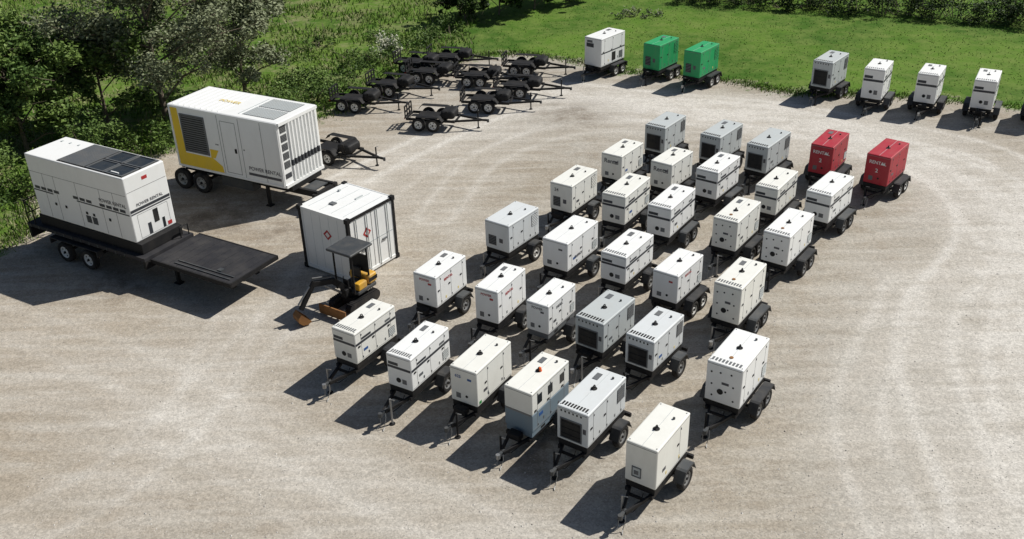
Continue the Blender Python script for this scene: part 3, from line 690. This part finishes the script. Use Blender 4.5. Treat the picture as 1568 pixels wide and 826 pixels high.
bd=catmull(poly[3:18],30);i_=RNG.integers(0,len(bd),9000)
ex=bd[i_]+RNG.normal(0,.35,(9000,2));grass('verge_weeds',ex[:,0],ex[:,1],.05,.22,.03,['grass_blade','grass_dry'],.3)

def leaves(C,Rr,per,size,squash=.8):
    Ps=[];sh=[]
    for c,r in zip(C,Rr):
        k=int(per*(r/.7)**2);d=RNG.normal(size=(k,3));d/=np.linalg.norm(d,axis=1)[:,None]
        rad=r*RNG.random(k)**.45*RNG.uniform(.8,1.15,k);p=np.array(c)+d*rad[:,None]*np.array([1,1,squash])
        Ps.append(p);sh.append(np.clip(RNG.uniform(.2,.9)+RNG.normal(0,.18,k),0,1))
    p=np.concatenate(Ps);sh=np.concatenate(sh)
    keep=p[:,2]>.03;p=p[keep];sh=sh[keep];k=len(p)
    a=RNG.normal(size=(k,3));a[:,2]*=.5;a/=np.linalg.norm(a,axis=1)[:,None];t=RNG.normal(size=(k,3));t[:,2]*=.5
    b_=np.cross(a,np.cross(a,t));b_/=np.linalg.norm(b_,axis=1)[:,None]
    s=size*RNG.uniform(.6,1.4,k)[:,None]
    V=np.stack([p-a*s,p-b_*s*.5,p+a*s,p+b_*s*.5],1).reshape(-1,3)
    return V,np.arange(4*k).reshape(k,4),np.repeat(sh,4)
def empty(name,loc=(0,0,0)):
    e=bpy.data.objects.new(name,None);e.location=loc;COL.objects.link(e);e.empty_display_size=.5;return e
def tree(loc,H,Rc,mat,seed,per=260,size=.12,limbs=9,low=.18,name='tree'):
    rn=random.Random(seed);mb=MB();C=[];RR=[]
    top=Vector((rn.uniform(-.4,.4),rn.uniform(-.4,.4),H*.82))
    pts=[Vector((0,0,-.1)),Vector((rn.uniform(-.1,.1),rn.uniform(-.1,.1),H*.25)),Vector((top.x*.5,top.y*.5,H*.55)),top]
    r0=H*.02
    for i in range(3): mb.cyl(pts[i],pts[i+1],r0*(1-i*.3),r0*(1-(i+1)*.3)+.01,8,'bark',False)
    for i in range(limbs):
        f=low+(.92-low)*(i+.5)/limbs;a=i*2.4+rn.uniform(-.4,.4)
        k=f*3;j=min(2,int(k));base=pts[j].lerp(pts[j+1],k-j)
        ln=Rc*(1.05-.55*abs(f-.4)/.6)*rn.uniform(.75,1.1)
        e=base+Vector((math.cos(a)*ln,math.sin(a)*ln,ln*rn.uniform(.25,.7)))
        mid=base.lerp(e,.5)+Vector((0,0,ln*.12));rr=r0*(.5-.3*f)
        mb.cyl(base,mid,rr,rr*.7,6,'bark',False);mb.cyl(mid,e,rr*.7,rr*.25,6,'bark',False)
        for q in range(6):
            t=rn.uniform(.35,1.05);p=base.lerp(e,t)+Vector((0,0,.1*ln));
            e2=p+Vector((rn.gauss(0,.45),rn.gauss(0,.45),rn.uniform(-.15,.7)))*Rc*.34
            mb.cyl(p,e2,rr*.35,.012,5,'bark',False)
            C.append(tuple(e2));RR.append(rn.uniform(.35,.75)*Rc/3.2)
            for z in range(3):
                e3=e2+Vector((rn.gauss(0,.5),rn.gauss(0,.5),rn.gauss(0,.4)));mb.cyl(e2,e3,.018,.006,4,'bark',False)
                if z==0: C.append(tuple(e3));RR.append(rn.uniform(.25,.5)*Rc/3.2)
    C.append(tuple(top));RR.append(Rc*.22)
    e=empty(name,(loc[0],loc[1],0));mb.obj('trunk',parent=e)
    V,Fc,sh=leaves(C,RR,per,size);npmesh('foliage',V,Fc,sh,[mat],parent=e)
def bush(loc,w,h,mat,seed,per=200,size=.08,name='bush',ell=None):
    rn=random.Random(seed);C=[];RR=[];mb=MB();l=ell or w
    for i in range(int(10+8*w*l*.5)):
        a=rn.uniform(0,6.28);q=math.sqrt(rn.random());px,py=q*l*math.cos(a),q*w*math.sin(a)
        z=h*(1-q*q*.7)*rn.uniform(.2,.9)
        C.append((px,py,z));RR.append(rn.uniform(.22,.5)*min(1.3,h/1.6+.35))
        if i%2==0: mb.cyl((px*.4,py*.4,-.05),(px,py,z),.03,.008,5,'bark',False)
    e=empty(name,(loc[0],loc[1],0));mb.obj('stems',parent=e)
    V,Fc,sh=leaves(C,RR,per,size);npmesh('foliage',V,Fc,sh,[mat],parent=e)
tree((-24.2,46.4),6.3,3.7,'leaf_mid',3,per=300,low=.08,limbs=12)
tree((-27.0,43.8),5.0,3.0,'leaf_mid',4,per=280,low=.08)
tree((-18.6,51.0),9.4,4.9,'leaf_grey',8,per=150,limbs=15,size=.10,low=.12)
tree((-15.0,54.4),6.2,3.4,'leaf_grey',9,per=180,low=.1)
tree((-21.6,50.5),5.5,3.2,'leaf_mid',12,per=220,low=.08)
D='leaf_dark';M_='leaf_mid'
for i,(x,y,w,h,mt) in enumerate([(-22.5,42.4,1.8,2.3,D),(-20.2,45.0,1.9,2.7,M_),(-18.2,46.8,1.8,2.6,D),(-24.8,42.4,2.0,2.6,M_),(-26.3,39.4,1.6,1.5,M_),(-16.2,48.9,1.7,2.4,M_),(-14.2,50.4,1.5,2.0,D),(-12.8,52.4,1.5,1.8,M_),(-11.2,53.4,1.4,1.6,M_),
    (-10.2,55.6,1.3,1.3,M_),(-9.2,58.0,1.2,1.2,D),(-8.0,60.4,1.2,1.1,M_),(-6.7,62.4,1.3,1.2,M_),(-5.2,64.6,1.3,1.3,M_),(-3.8,66.4,1.3,1.3,D),(-12.2,57.5,1.4,1.4,M_),(-16.5,60,1.6,1.2,M_),(-7.6,61.9,.8,1.5,'leaf_pale'),(-23.6,39.6,1.2,1.4,D),
    (-9.8,61.5,1.3,.8,M_),(-12.5,64,1.5,.7,D),(-8.2,66,1.2,.8,M_)]):
    bush((x,y),w,h,mt,100+i,per=170 if y<50 else 140)
bush((9.4,69.8),1.0,.7,'leaf_grey',50,ell=1.8)
for i,(x,y,H,Rc) in enumerate([(-2.8,69.8,3.2,2.0),(-.4,71.2,3.6,2.3),(2.2,72.5,3.6,2.3),(4.8,74.6,3.8,2.4)]): tree((x,y),H,Rc,'leaf_hedge',60+i,per=300,low=.06)
for i in range(17):
    t=i/16;bush((14.5+t*24,73.4-t*10.2+(i%2)*.5),1.5,2.2+.6*(i%3),'leaf_hedge',80+i,ell=1.9,per=170,name='hedge')

# ------------------------------------------------------------------ light, sky, camera
w=bpy.data.worlds.new('World');sc.world=w;w.use_nodes=True
sk=w.node_tree.nodes.new('ShaderNodeTexSky');sk.sky_type='NISHITA';sk.sun_disc=False
sun=Vector((.92,.39,0)).normalized();el=47
sk.sun_elevation=R(el);sk.sun_rotation=math.atan2(sun.x,sun.y)
bg=w.node_tree.nodes['Background'];bg.inputs[1].default_value=.05;w.node_tree.links.new(sk.outputs[0],bg.inputs[0])
l=bpy.data.lights.new('sun','SUN');l.energy=4.95;l.angle=R(.5);l.color=(1,.965,.90)
lo=bpy.data.objects.new('sun',l);COL.objects.link(lo)
d=Vector((sun.x*math.cos(R(el)),sun.y*math.cos(R(el)),math.sin(R(el))))
lo.rotation_euler=(-d).to_track_quat('-Z','Y').to_euler();lo.location=(20,20,40)
cd=bpy.data.cameras.new('camera');cd.sensor_width=36;cd.lens=36*1500/1568;cd.clip_end=2000
co=bpy.data.objects.new('camera',cd);COL.objects.link(co);sc.camera=co
co.matrix_world=Matrix.Translation((0,0,18.25))@Matrix.Rotation(R(90-28.98),4,'X')@Matrix.Rotation(R(-1.675),4,'Z')
sc.view_settings.view_transform='Standard';sc.view_settings.look='None';sc.view_settings.exposure=0
